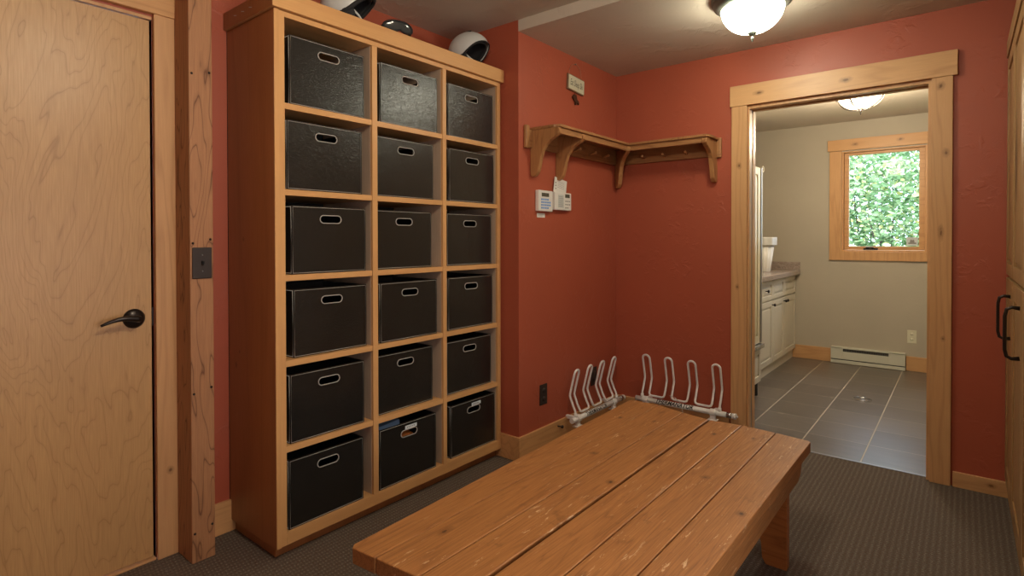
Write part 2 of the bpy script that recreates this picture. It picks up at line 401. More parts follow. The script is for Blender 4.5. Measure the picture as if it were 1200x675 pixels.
def struct(name, mb, mat, bevel=0, parent=None):
    o = obj(name, mb, mat, parent, bevel, world=False)
    if parent is None: o['kind'] = 'structure'
    return o
def textmesh(txt, size, shear=0.0, bold=0.0, fit=None):
    cu = bpy.data.curves.new('writing', 'FONT'); cu.body = txt; cu.size = size; cu.shear = shear; cu.offset = bold
    cu.align_x = 'CENTER'; cu.align_y = 'CENTER'; cu.resolution_u = 2
    o = bpy.data.objects.new('writing', cu); C.objects.link(o)
    me = bpy.data.meshes.new_from_object(o); bpy.data.objects.remove(o)
    mb = MB(); mb.bm.from_mesh(me); bpy.data.meshes.remove(me)
    if fit:
        xs = [v.co.x for v in mb.bm.verts]; k = fit/(max(xs)-min(xs)); c = (max(xs)+min(xs))/2
        for v in mb.bm.verts: v.co.x = (v.co.x-c)*k
    return mb
def stadium(cy, cz, wd, ht, n=8):
    r = ht/2; L = wd/2-r; P = []
    for i in range(n+1): a = -PI/2+PI*i/n; P.append((cy+L+r*math.cos(a), cz+r*math.sin(a)))
    for i in range(n+1): a = PI/2+PI*i/n; P.append((cy-L+r*math.cos(a), cz+r*math.sin(a)))
    return P

# ------------------------------------------------------------------ the setting
HL, HH = 2.41, 2.473        # low and high ceilings
XW = -.51                   # wall behind the cubbies
struct('floor', MB().box(XW, 2.75, -5.2, .045, -.1, 0), CARPET)
struct('floor', MB().box(-.1, 2.4, .045, 2.865, -.1, -.001), TILE)
DY0, DY1, DZ = -3.62, -2.776, 2.112      # left door opening
struct('wall_left', MB().box(XW-.12, XW, DY1, -1.13, 0, HH).box(XW-.12, XW, DY0, DY1, DZ, HH).box(XW-.12, XW, -5.2, DY0, 0, HH), RED)
struct('wall_alcove', MB().box(XW-.12, 0, -1.13, .12, 0, HH), RED)
OX0, OX1, OZ = .905, 1.812, 2.066        # doorway
struct('wall_back', MB().box(0, OX0, 0, .06, 0, HL).box(OX1, 2.75, 0, .06, 0, HL).box(OX0, OX1, 0, .06, OZ, HL), RED)
struct('wall_laundry_front', MB().box(-.1, OX0, .06, .12, 0, HL+.005).box(OX1, 2.4, .06, .12, 0, HL+.005).box(OX0, OX1, .06, .12, OZ, HL+.005), BEIGE)
struct('wall_right', MB().box(2.75, 2.85, -5.2, .12, 0, HH), RED)
struct('wall_front', MB().box(XW-.12, 2.85, -5.3, -5.2, 0, HH), RED)
struct('ceiling', MB().box(0, 2.75, -1.13, .12, HL, 2.6), CEIL)
struct('ceiling', MB().box(XW-.12, 2.85, -5.3, -1.13, HH, 2.6), CEIL)
Y2 = 2.865; HL3 = 2.415
WX0, WX1, WZ0, WZ1 = .985, 1.675, 1.12, 2.118   # laundry window hole
struct('wall_laundry_window', MB().box(-.1, WX0, Y2, Y2+.15, -.1, HL3).box(WX1, 2.4, Y2, Y2+.15, -.1, HL3).box(WX0, WX1, Y2, Y2+.15, -.1, WZ0).box(WX0, WX1, Y2, Y2+.15, WZ1, HL3), BEIGE)
struct('wall_laundry_left', MB().box(-.17, -.07, .12, Y2+.15, -.1, HL3), BEIGE)
struct('wall_laundry_right', MB().box(2.4, 2.5, .06, Y2+.15, -.1, HL3), BEIGE)
struct('ceiling', MB().box(-.17, 2.5, .12, Y2+.15, HL3, 2.6), CEIL)

# baseboards
BH = .134
struct('baseboard_alcove', MB().box(0, .016, -1.13, 0, 0, BH).box(-.157, .016, -1.146, -1.13, 0, BH), TRIMY, .002)
struct('baseboard_back', MB().box(.016, .80, -.016, 0, 0, BH), TRIMX, .002)
struct('baseboard_right', MB().box(1.902, 2.12, -.016, 0, 0, .075), TRIMX, .002)
struct('baseboard_left', MB().box(XW, XW+.016, -2.615, -2.475, 0, BH), TRIMY, .002)
struct('baseboard_laundry', MB().box(.54, .90, Y2-.014, Y2, 0, .136).box(1.522, 2.4, Y2-.014, Y2, 0, .136), TRIMX, .002)
# doorway trim
struct('trim_1', MB().box(.812, .905, -.021, 0, 0, OZ), TRIMZ, .002)
struct('trim_2', MB().box(OX1-.004, 1.894, -.021, 0, 0, OZ), TRIMZ, .002)
struct('trim_3', MB().box(.804, 1.912, -.026, 0, OZ, 2.192), TRIMX, .002)
jm = MB().box(.905, .914, 0, .045, 0, OZ-.02).box(.905, .914, .08, .12, 0, OZ-.02).box(OX1-.018, OX1, 0, .12, 0, OZ-.02).box(.905, OX1, 0, .045, OZ-.02, OZ).box(.905, OX1, .08, .12, OZ-.02, OZ)
struct('trim_4', jm, TRIMZ, .0015)
struct('trim_5', MB().box(.906, .910, .045, .08, 0, OZ-.003).box(.905, OX1-.018, .045, .08, OZ-.008, OZ-.004), GREYM)
# far side casing of the doorway, seen as a thin edge
struct('trim_6', MB().box(.83, .912, .12, .138, 0, OZ).box(OX1-.018, 1.90, .12, .138, 0, OZ).box(.82, 1.91, .12, .14, OZ, 2.19), TRIMZ, .002)
struct('trim_7', MB().box(.93, OX1, .035, .052, 0, .003), GREYM)   # carpet edge strip

# left door
d1 = struct('door_1', MB().box(XW-.046, XW-.006, DY0+.015, DY1-.006, .012, DZ-.016), DOORW, .0015)
lv = MB().lathe([(.0, 0), (.037, 0), (.037, .004), (.030, .011), (.014, .016), (.0, .017)], (XW-.006, -2.842, .949), 28, 'x')
lv.tube([(XW+.008, -2.842, .949), (XW+.040, -2.842, .949)], [.010, .012], 14)
pts = []; rs = []
for i in range(11):
    k = i/10; pts.append((XW+.043+.004*math.sin(k*PI), -2.835-.125*k, .950+.010*math.sin(k*PI*1.0)-.012*k*k)); rs.append(.0125-.008*k)
lv.tube(pts, rs, 12)
h = struct('door_handle', lv, BRONZE, 0, d1)
struct('strike_plate', MB().box(XW-.006, XW-.003, DY1-.005, DY1+.010, .915, .985), BRONZE, 0, d1)
# jamb edge, casing, head, sill
struct('trim_8', MB().box(XW-.09, XW, DY1, DY1+.012, 0, DZ).box(XW-.09, XW, DY0, DY1, DZ-.012, DZ), TRIMZ, .001)
struct('trim_9', MB().box(XW, XW+.019, DY1+.002, -2.695, 0, DZ+.008), TRIMZ, .002)
struct('trim_10', MB().box(XW, XW+.024, DY0-.1, -2.688, DZ+.008, 2.205), TRIMY, .002)
struct('trim_11', MB().box(XW, XW+.019, DY0-.09, DY0-.002, 0, DZ+.008), TRIMZ, .002)
struct('trim_12', MB().box(XW-.09, XW+.008, DY0, DY1, 0, .009), TRIMY, .002)

# heavy post by the door
PX, PY0, PY1 = -.356, -2.703, -2.617
post = thing('timber_post', 'square rough-grained timber post standing beside the plywood door', 'post', (-.43, -2.66, 0))
obj('shaft', MB().box(XW, PX, PY0, PY1, 0, HH), OAK, post, .004)
for z in (.115, .655, 1.235, 1.885):
    for yy in (PY0+.010, PY1-.012):
        obj('bolt', MB().lathe([(0, 0), (.0045, 0), (.0045, .003), (0, .004)], (PX-.0005, yy, z+(.015 if yy > -2.65 else 0)), 10, 'x'), KNOT, post)
sw = thing('light_switch', 'dark brown toggle switch plate screwed to the timber post', 'light switch', (PX, -2.660, 1.098))
obj('plate', MB().box(PX, PX+.006, -2.697, -2.625, 1.098, 1.219), DKPLATE, sw, .003)
obj('toggle', MB().box(PX+.005, PX+.017, -2.665, -2.657, 1.150, 1.166, Matrix.Rotation(math.radians(20), 3, 'Y')), BLACKR, sw, .001)
obj('screw', MB().lathe([(0, 0), (.003, 0), (.003, .002), (0, .0025)], (PX+.006, -2.661, 1.19), 8, 'x'), GREYM, sw)
obj('screw', MB().lathe([(0, 0), (.003, 0), (.003, .002), (0, .0025)], (PX+.006, -2.661, 1.127), 8, 'x'), GREYM, sw)

# ------------------------------------------------------------------ benches
def bench(loc, tops, label, y_far, legs, seed, apron_x, zt=.45, ap_end=(0, 0)):
    t = thing('wooden_bench', label, 'bench', loc)
    mb = MB()
    for poly in tops:
        mb.prism(poly, 'xy', zt-.042, zt)
    obj('top', mb, PINE, t, .0028)
    for ax in apron_x:
        y0, y1 = ap_end
        P = [(y0, zt-.042), (y1, zt-.042), (y1-.004, zt-.070), (y1-.022, zt-.090), (y1-.034, zt-.118), (y1-.075, zt-.132), (y0+.075, zt-.132), (y0+.034, zt-.118), (y0+.022, zt-.09), (y0+.004, zt-.07)]
        obj('apron', MB().prism(P, 'yz', ax, ax+.022), PINE, t, .002)
    x0, x1 = apron_x[0]+.022, apron_x[1]
    for ly in legs:
        cx = (x0+x1)/2; hw = (x1-x0)/2
        P = [(x0, 0), (x0+.075, 0)]
        for i in range(9):
            a = PI*i/8; P.append((cx-(hw-.088)*math.cos(a), .022+.15*math.sin(a)))
        P += [(x1-.075, 0), (x1, 0), (x1, zt-.043), (x0, zt-.043)]
        obj('leg', MB().prism(P, 'xz', ly-.02, ly+.02), PINEZ, t, .003)
    return t
def quad(x0n, x0f, x1n, x1f, yn0, yn1, yf0, yf1):
    return [(x0n, yn0), (x1n, yn1), (x1f, yf1), (x0f, yf0)]
bench((.87, -1.9, 0), [
    [(.700, -2.715), (.712, -2.728), (.795, -2.720), (.8010, -1.058), (.668, -1.062), (.655, -1.075)],
    quad(.7975, .8035, .9385, .9385, -2.719, -2.705, -1.060, -1.098),
    quad(.9415, .9415, 1.0640, 1.0655, -2.705, -2.690, -1.100, -1.125)],
    'left of the two worn pine plank benches, nearer the black bins', None, (-2.50, -1.30), 1, (.700, 1.030), ap_end=(-2.66, -1.13))
bench((1.27, -1.85, 0), [
    quad(1.0755, 1.0750, 1.2040, 1.2045, -2.680, -2.675, -1.128, -1.112),
    quad(1.2070, 1.2075, 1.3390, 1.3405, -2.675, -2.670, -1.112, -1.122),
    [(1.342, -2.670), (1.455, -2.665), (1.466, -2.65), (1.476, -1.150), (1.466, -1.137), (1.3435, -1.122)]],
    'right of the two worn pine plank benches, nearer the doorway', None, (-2.47, -1.30), 2, (1.105, 1.430), ap_end=(-2.62, -1.165))

# ------------------------------------------------------------------ cubby unit
XS = -.116; XB = -.505
Y0, Y1 = -2.493, -1.150
cb = thing('cubby_shelf_unit', 'tall maple cubby shelf of eighteen square compartments holding black bins', 'shelving unit', (-.31, -1.82, 0))
cols = [(-2.449, -2.036), (-2.008, -1.602), (-1.577, -1.176)]
obj('side_panel', MB().box(XB, XS-.002, Y0, -2.474, .05, 2.135), SIDE, cb, .001, label='amber outer side panel')  # outer panel in a darker wood colour than the maple front
obj('side_panel', MB().box(XB, XS, -2.4735, -2.449, .05, 2.135), CASEZ, cb, .001)
obj('side_panel', MB().box(XB, XS, -1.176, Y1, .05, 2.135), CASEZ, cb, .001)
obj('edge_strip', MB().box(XS-.002, XS+.004, Y0, -2.474, .05, 2.135), CASEZ, cb, .001)
for a, b_ in ((-2.036, -2.008), (-1.602, -1.577)):
    obj('divider', MB().box(XB, XS, a, b_, .10, 2.114), CASEZ, cb, .001)
for a, b_ in ((-2.036, -2.008), (-1.602, -1.577)): pass
# grey-brown lining seen on the right inner side of each column
for a in (-2.036, -1.602, -1.176):
    obj('lining', MB().box(XB+.01, XS-.014, a-.0015, a-.0002, .10, 2.114), GREYLAM, cb, 0)
obj('bottom_rail', MB().box(XB, XS, -2.449, -1.176, .05, .10), CASEY, cb, .001)
obj('top_rail', MB().box(XB, XS, -2.449, -1.176, 2.114, 2.135), CASEY, cb, .001)
RP = .3365
for i in range(1, 6):
    z = .10+RP*i
    for (a, b_) in cols:
        obj('shelf', MB().box(XB, XS-.0015, a, b_-.002, z-.024, z), CASEY, cb, .001)
obj('back_panel', MB().box(XW, XB, Y0, Y1, .05, 2.135), BLACKIN, cb)
obj('crown', MB().box(XW, XS+.018, Y0-.012, Y1+.011, 2.137, 2.208), CASEY, cb, .002)
obj('crown_return', MB().box(XW, XS+.016, Y0-.0135, Y0-.0121, 2.138, 2.2075), SIDE, cb, 0, label='darker end of the crown')  # thin sheet in the darker side wood over the crown end
obj('shadow_gap', MB().box(XB, XS-.006, Y0+.005, Y1-.005, 2.134, 2.138), BLACKIN, cb)
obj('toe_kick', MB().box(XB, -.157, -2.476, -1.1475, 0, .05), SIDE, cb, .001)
for yy, zz in ((-2.5056, 2.165), (-2.5056, 2.165), (-2.5056, 2.165)): pass
for k, xx in enumerate((-.40, -.335, -.27)):
    obj('scratch', MB().box(xx-.012, xx+.012, Y0-.0142, Y0-.0134, 2.172-.001, 2.172+.002, Matrix.Rotation(math.radians(14), 3, 'Y')), STRAP, cb)

# ------------------------------------------------------------------ storage bins
BW, BHT, BD = .350, .274, .345
ordinals = ['topmost', 'second from the top', 'third from the top', 'fourth from the top', 'fifth from the top', 'bottom']
colname = ['left', 'middle', 'right']
def make_bin(rows=None):
    """local frame: front face at x=0 (facing +x), y centred, z from 0"""
    t = thing('storage_bin', '', 'storage bin', (0, 0, 0))
    th = .007
    rect = [(-BW/2, 0), (BW/2, 0), (BW/2, BHT), (-BW/2, BHT)]
    hole = stadium(0, .222, .098, .030)
    mb = MB().prism(rect, 'yz', -th, 0, [hole])
    mb.box(-BD, -BD+th, -BW/2, BW/2, 0, BHT).box(-BD+th, -th, -BW/2, -BW/2+th, 0, BHT).box(-BD+th, -th, BW/2-th, BW/2, 0, BHT).box(-BD+th, -th, -BW/2+th, BW/2-th, 0, th)
    obj('body', mb, LEATHER, t, 0, False)
    e = .0045; st = MB()
    st.tube([(0, -BW/2+e, e), (0, BW/2-e, e), (0, BW/2-e, BHT-e), (0, -BW/2+e, BHT-e)], .0016, 5, True)
    st.tube([(-.006, -BW/2, e), (-BD+.01, -BW/2, e), (-BD+.01, -BW/2, BHT-e), (-.006, -BW/2, BHT-e)], .0016, 5, True)
    obj('stitching', st, STITCH, t, 0, False)
    rim = [(0.0005, p[0], p[1]) for p in stadium(0, .222, .100, .032, 10)]
    obj('handle_rim', MB().tube(rim, .0021, 6, True), RIM, t, 0, False)
    return t
binp = make_bin()
spots = [
 [(-2.422, -.128), (-1.981, -.128), (-1.545, -.135)],
 [(-2.436, -.126), (-2.003, -.134), (-1.549, -.126)],
 [(-2.416, -.128), (-2.002, -.150), (-1.548, -.145)],
 [(-2.403, -.142), (-1.986, -.128), (-1.549, -.136)],
 [(-2.426, -.130), (-1.998, -.148), (-1.556, -.142)],
 [(-2.436, -.124), (-1.996, -.126), (-1.531, -.136)]]
special = {(0, 1): 'storage bin {r} in the {c} cubby column, its black front catching the lamp glare'}
bins = {}
for r in range(6):
    for c in range(3):
        if (r, c) == (0, 0): b_ = binp
        else:
            b_ = binp.copy(); C.objects.link(b_)
            for ch in binp.children:
                q = ch.copy(); C.objects.link(q); q.parent = b_
        yl, xf = spots[r][c]
        if yl+BW > cols[c][1]-.003: yl = cols[c][1]-.003-BW
        z = .10+RP*(5-r)+.001
        b_.location = (xf, yl+BW/2, z); b_.rotation_euler = (0, 0, 0)
        b_['category'] = 'storage bin'; b_['group'] = 'black storage bins in the cubbies'
        b_['label'] = 'black leather-look bin, %s in the %s column of cubbies' % (ordinals[r], colname[c])
        if (r, c) == (0, 1): b_['label'] = 'black bin with a bright lamp glare on its front, topmost in the middle column'
        if (r, c) == (5, 1): b_['label'] = 'bottom middle black bin with a pale label over its slot and blue folder showing'
        if (r, c) == (5, 2): b_['label'] = 'bottom right black bin with a pale label over its handle slot'
        ROOT[b_.name] = Vector(b_.location); bins[(r, c)] = b_
for c, dy in ((1, .012), (2, .02)):
    b_ = bins[(5, c)]
    lb = obj('label_tag', MB().box(0, .0012, -.036+dy, .036+dy, .2405, .257), LABELC, b_, 0, False, label='pale blue paper label')
    mk = MB()
    for k in range(5): mk.box(.0012, .0016, -.026+.0105*k+dy, -.019+.0105*k+dy, .246, .2515)
    obj('writing', mk, GREYINK, lb, 0, False)
fb = bins[(5, 1)].location
fo = MB().box(fb.x-.20, fb.x-.02, fb.y-.160, fb.y-.040, fb.z+.25, fb.z+.287, Matrix.Rotation(math.radians(4), 3, 'X'))
fo.box(fb.x-.15, fb.x-.035, fb.y-.155, fb.y-.060, fb.z+.012, fb.z+.25)
solo('blue_folder', fo, BLUEF, 'blue folder poking out of the top of the bottom middle bin', 'folder', None, .003)
oc = MB().sphere((fb.x-.12, fb.y+.075, fb.z+.125), .06, (.8, 1, 1), 14, 8); oc.box(fb.x-.16, fb.x-.06, fb.y+.03, fb.y+.12, fb.z+.009, fb.z+.11)
solo('orange_cloth', oc, ORANGE, 'orange cloth glimpsed through the slot of the bottom middle bin', 'cloth')

# ------------------------------------------------------------------ helmets and goggles on top of the cubbies
def helmet(loc, rotz, tilt, label, sc=1.0, brim=.0045):
    t = thing('ski_helmet', label, 'helmet', loc, rotz); t.rotation_euler = (0, tilt, rotz); t.scale = (sc, sc, sc); t.location.z += .012
    # shell: ellipsoid, front (+x) cut by a brow line, sides down over the ears
    def shell(a, b, c, off, inner):
        bm = bmesh.new(); nu, nv = 40, 22; rows = []
        for i in range(nv+1):
            row = []
            for j in range(nu):
                az = 2*PI*j/nu
                f = max(0, math.cos(az)); side = abs(math.sin(az)); bk = max(0, -math.cos(az))
                # lowest polar angle of the shell in this direction
                lo = math.radians(76+42*side**2.5*(1-f*.7)+36*bk) if True else 0
                pol = lo*i/nv
                row.append(bm.verts.new((a*math.sin(pol)*math.cos(az), b*math.sin(pol)*math.sin(az), off+c*math.cos(pol))))
            rows.append(row)
        for A, B in zip(rows, rows[1:]):
            for j in range(nu):
                try: bm.faces.new((A[j], A[(j+1) % nu], B[(j+1) % nu], B[j])).smooth = True
                except Exception: pass
        bmesh.ops.remove_doubles(bm, verts=bm.verts, dist=.0001)
        m = MB(); m.bm.free(); m.bm = bm; return m, [v.co.copy() for v in bm.verts][-nu:]
    s1, edge = shell(.140, .112, .120, .095, False)
    so = obj('shell', s1, HELM, t, 0, False)
    md = so.modifiers.new('s', 'SOLIDIFY'); md.thickness = .006; md.offset = -1
    s2, e2 = shell(.126, .099, .106, .093, True)
    po = obj('padding', s2, HELMD, t, 0, False); md = po.modifiers.new('s', 'SOLIDIFY'); md.thickness = .012; md.offset = -1
    obj('brim_trim', MB().tube(edge, brim, 8, True), HELMD, t, 0, False)
    for sgn in (-1, 1):
        obj('ear_pad', MB().sphere((.005, sgn*.090, .030), .045, (.8, .35, .85), 14, 8), HELMD, t, 0, False)
        obj('chin_strap', MB().tube([(.03, sgn*.092, .045), (.055, sgn*.082, .015), (.065, sgn*.05, -.001+.006), (.06, sgn*.015, .006)], .0055, 6), STRAP, t, 0, False)
    for k in (-1, 1): obj('vent', MB().sphere((.03, .035*k, .207), .012, (1.6, .4, .3), 10, 6), HELMD, t, 0, False)
    return t
TZ = 2.209
helmet((-.225, -1.285, TZ), math.radians(12), math.radians(-4), 'white ski helmet alone at the right end of the cubby top', .88)
hz = helmet((-.225, -2.075, TZ), math.radians(48), math.radians(-5), 'white ski helmet with a wide dark brim, left of the goggles on the cubby top', .86, .011)
def goggles(loc, rotz, label, tilt=0):
    t = thing('ski_goggles', label, 'goggles', loc, rotz); t.rotation_euler = (0, tilt, rotz)
    fr = []; n = 28
    for i in range(n):
        a = 2*PI*i/n; y = .088*math.copysign(abs(math.cos(a))**.75, math.cos(a)); z = .040*math.copysign(abs(math.sin(a))**.8, math.sin(a))
        if z < 0: z += .014*max(0, 1-abs(y)/.03)
        fr.append((.035-y*y*4.0, y, z+.042))
    obj('frame', MB().tube(fr, .0085, 8, True), HELMD, t, 0, False)
    bm = MB(); c = bm.bm.verts.new((.043, 0, .045)); vs = [bm.bm.verts.new((p[0]+.003, p[1]*.97, (p[2]-.042)*.95+.042)) for p in fr]
    for i in range(n): bm.bm.faces.new((c, vs[i], vs[(i+1) % n])).smooth = True
    obj('lens', bm, GOG, t, 0, False)
    st = MB()
    for sgn in (-1, 1):
        P = [(.005, sgn*.088, .042), (-.04, sgn*.098, .03), (-.09, sgn*.08, .018), (-.13, sgn*.03, .012), (-.135, 0, .012)]
        for a, b_ in zip(P, P[1:]):
            a = Vector(a); b_ = Vector(b_)
            q = [st.bm.verts.new(p) for p in (a+Vector((0, 0, -.011)), b_+Vector((0, 0, -.011)), b_+Vector((0, 0, .011)), a+Vector((0, 0, .011)))]
            st.bm.faces.new(q)
    so = obj('strap', st, HELMD, t, 0, False); md = so.modifiers.new('s', 'SOLIDIFY'); md.thickness = .003
    return t
gg = goggles((-.135, -1.875, TZ+.006), math.radians(-15), 'black ski goggles lying between the two white helmets on the cubby top'); gg.scale = (.8, .8, .6)

# ------------------------------------------------------------------ coat shelf on the corner
cs = thing('corner_coat_shelf', 'L-shaped oak coat shelf with pegs wrapped around the red wall corner', 'coat rack', (0.1, -.1, 1.6))
ZT = 1.888
L = [(0, -1.024), (.165, -1.024), (.175, -1.016), (.203, -1.006), (.203, -.203), (.722, -.203), (.730, -.175), (.735, -.165), (.735, 0), (0, 0)]
obj('shelf_board', MB().prism([(p[0]+.0005 if p[0] == 0 else p[0], p[1]-.0005 if p[1] == 0 else p[1]) for p in L], 'xy', ZT-.016, ZT), OAKD, cs, .003)
obj('front_rail', MB().box(.172, .190, -1.0, -.190, ZT-.050, ZT-.016), OAKD, cs, .002)
obj('front_rail', MB().box(.190, .700, -.190, -.172, ZT-.050, ZT-.016), OAKX, cs, .002)
obj('peg_rail', MB().box(.0005, .019, -1.066, -.0005, 1.772, ZT-.016), OAKD, cs, .002)
obj('peg_rail', MB().box(.019, .730, -.019, -.0005, 1.772, ZT-.016), OAKX, cs, .002)
obj('end_block', MB().box(.0005, .021, -1.086, -1.050, 1.766, 1.897), OAKZ, cs, .006)
obj('end_block', MB().box(.716, .750, -.024, -.0005, 1.762, 1.888), OAKX, cs, .008)
# bracket profile: (distance from wall, height)
prof = [(0, 1.872), (.178, 1.872), (.194, 1.868), (.200, 1.855), (.196, 1.838), (.176, 1.822), (.140, 1.806), (.108, 1.782), (.086, 1.750), (.072, 1.710), (.062, 1.665), (.052, 1.632), (.036, 1.612), (.018, 1.606), (.002, 1.612), (.0, 1.64)]
def bracket(org, ang, k=1.0):
    mb = MB().prism([(p[0]*k, p[1]) for p in prof], 'xz', -.015, .015)
    bmesh.ops.rotate(mb.bm, verts=mb.bm.verts, cent=(0, 0, 0), matrix=Matrix.Rotation(ang, 3, 'Z'))
    bmesh.ops.translate(mb.bm, verts=mb.bm.verts, vec=Vector(org))
    mb2 = MB(); d = Vector((math.cos(ang), math.sin(ang), 0))
    o = obj('bracket', mb, OAKZ, cs, .004)
    obj('screw', MB().sphere(Vector(org)+d*.052*k+Vector((0, 0, 1.648)), .0045, (1, 1, 1), 8, 6), STRAP, o)
bracket((.001, -1.008, 0), 0); bracket((.001, -.752, 0), 0)
bracket((.014, -.014, 0), -PI/4, 1.32); bracket((.706, -.001, 0), -PI/2)
for y in (-.76, -.585, -.396, -.227):
    if y == -.76: continue
    obj('peg', MB().tube([(.015, y-.004, 1.802), (.055, y, 1.812), (.062, y, 1.814)], [.0045, .0055, .008], 10).sphere((.066, y, 1.815), .009, (.8, 1, 1), 10, 7), CASEZ, cs)
for x in (.232, .379, .534):
    obj('peg', MB().tube([(x-.004, -.015, 1.802), (x, -.055, 1.811), (x, -.062, 1.812)], [.0045, .0055, .008], 10).sphere((x, -.066, 1.813), .009, (1, .8, 1), 10, 7), CASEZ, cs)

# ------------------------------------------------------------------ wall things, alcove wall
k1 = thing('alarm_keypad', 'white alarm keypad with blue buttons and grey screen, left on the red wall', 'keypad', (0, -.905, 1.412))
obj('case', MB().box(.0005, .026, -.975, -.833, 1.412, 1.535), WHITEPL, k1, .004)
obj('screen', MB().box(.026, .0268, -.945, -.872, 1.498, 1.520), LCD, k1, 0)
for r in range(4):
    for c in range(4 if r in (0, 3) else 5):
        obj('key', MB().box(.026, .0275, -.950+.020*c, -.950+.020*c+.013, 1.427+.0165*r, 1.427+.0165*r+.010), BLUEKEY, k1, 0)
k2 = thing('thermostat_panel', 'white control panel with small screen, right of the blue-button keypad', 'control panel', (0, -.72, 1.42))
obj('case', MB().box(.0005, .030, -.815, -.635, 1.425, 1.533), WHITEPL, k2, .004)
obj('screen', MB().box(.030, .0308, -.705, -.655, 1.503, 1.525), LCD, k2, 0)
for r in range(3):
    for c in range(3 if r else 2):
        obj('key', MB().box(.030, .0312, -.703+.020*c, -.692+.020*c, 1.438+.020*r, 1.445+.020*r), GREYINK, k2, 0)
card = obj('instruction_card', MB().box(.030, .0308, -.782, -.722, 1.440, 1.518), STRAP, k2, 0)
mk = MB()
for r in range(7): mk.box(.0308, .0311, -.774, -.732+(r % 3)*.002, 1.448+.0095*r, 1.4505+.0095*r)
obj('writing', mk, GREYINK, card)
pp = MB().box(.012, .0128, -.800, -.665, 1.525, 1.618, Matrix.Rotation(math.radians(-9), 3, 'X'))
paper = solo('paper_note', pp, WHITEPL, 'tilted printed paper note tucked behind the right white panel', 'paper')
mk = MB()
for r in range(5): mk.box(.0129, .0131, -.765+.004*r, -.690, 1.560+.009*r, 1.5615+.009*r, Matrix.Rotation(math.radians(-9), 3, 'X'))
for r in range(3): mk.box(.0129, .0132, -.787, -.776, 1.553+.018*r, 1.560+.018*r)
bmesh.ops.translate(mk.bm, verts=mk.bm.verts, vec=-paper.location); wr = obj('writing', mk, GREYINK, None, 0); wr.parent = paper
tg = solo('small_card', MB().box(.0005, .0018, -.958, -.880, 1.376, 1.402), WHITEPL, 'small white card stuck under the blue-button keypad', 'card')
mk = MB().box(.0018, .0021, -.950, -.890, 1.392, 1.394).box(.0018, .0021, -.950, -.905, 1.385, 1.387)
bmesh.ops.translate(mk.bm, verts=mk.bm.verts, vec=-tg.location); wr = obj('writing', mk, GREYINK, None, 0); wr.parent = tg

sg = thing('hanging_sign', 'small ivory wooden sign with script lettering hung by a wire hoop', 'sign', (0, -.553, 2.11))
RX = Matrix.Rotation(math.radians(-4), 3, 'X')
obj('board', MB().box(.002, .016, -.648, -.458, 2.183, 2.282, RX), SIGNE, sg, .003)
face = obj('face', MB().box(.016, .0175, -.642, -.464, 2.189, 2.276, RX, (.009, -.553, 2.2325)), SIGNC, sg, .001)
tm = textmesh('Eat Sleep Ski', .05, .25, 0, .145)
for v in tm.bm.verts: v.co = Vector((.0180, v.co.x, v.co.y*1.15)); v.co = Vector((0, -.553, 2.232)) + RX @ v.co
obj('writing', tm, INK, face)
wp = []
for i in range(13):
    a = PI*i/12; wp.append((.006, -.553-.072*math.cos(a), 2.279+.085*math.sin(a)**.8-.006*math.cos(a)))
obj('hanging_wire', MB().tube(wp, .0014, 5), WIRE, sg)
obj('nail', MB().tube([(0, -.553, 2.362), (.014, -.553, 2.364)], [.002, .004], 8), GREYM, sg)
ch = MB().tube([(.008, -.560, 2.184), (.008, -.560, 2.165)], .0012, 5)
body = [(-.590, 2.150), (-.575, 2.168), (-.562, 2.164), (-.552, 2.170), (-.545, 2.158), (-.540, 2.140), (-.520, 2.132), (-.515, 2.120), (-.522, 2.108), (-.528, 2.120), (-.545, 2.118), (-.550, 2.104), (-.558, 2.104), (-.558, 2.124), (-.575, 2.132)]
ch.prism(body, 'yz', .004, .014)
obj('charm', ch, BROWNM, sg, .001)

def outlet(name, label, org, axis, mat, scr):
    t = thing(name, label, 'power outlet', org)
    x, y, z = org
    if axis == 'x':
        obj('plate', MB().box(x+.0003, x+.005, y-.037, y+.037, z, z+.122), mat, t, .002)
        for dz in (.036, .086):
            s = obj('socket', MB().lathe([(0, 0), (.014, 0), (.014, .002), (0, .002)], (x+.0045, y, z+dz), 14, 'x'), mat, t, 0)
            obj('slot', MB().box(x+.0062, x+.0072, y-.007, y-.005, z+dz-.004, z+dz+.004).box(x+.0062, x+.0072, y+.005, y+.007, z+dz-.004, z+dz+.004), scr, s)
    else:
        obj('plate', MB().box(x-.036, x+.036, y-.005, y-.0003, z, z+.122), mat, t, .002)
        for dz in (.036, .086):
            s = obj('socket', MB().lathe([(0, 0), (.014, 0), (.014, -.002), (0, -.002)], (x, y-.0045, z+dz), 14, 'y'), mat, t, 0)
            obj('slot', MB().box(x-.007, x-.005, y-.0072, y-.0062, z+dz-.004, z+dz+.004).box(x+.005, x+.007, y-.0072, y-.0062, z+dz-.004, z+dz+.004), scr, s)
outlet('wall_outlet', 'dark brown outlet low on the red wall, left of the boot rack', (0, -.897, .265), 'x', DKPLATE, BLACKIN)
outlet('wall_outlet', 'dark brown outlet half hidden behind the white rack prongs', (0, -.318, .262), 'x', DKPLATE, BLACKIN)
outlet('wall_outlet', 'ivory outlet on the beige laundry wall above the heater', (1.566, Y2, .262), 'y', PLATEW, HEATD)
hk = MB().tube([(.016, -.765, .105), (.045, -.765, .107)], [.004, .004], 8).sphere((.048, -.765, .107), .010, (1, 1, 1), 10, 8)
solo('door_stop', hk, BRONZE, 'small dark door stop knob on the baseboard left of the boot rack', 'door stop')

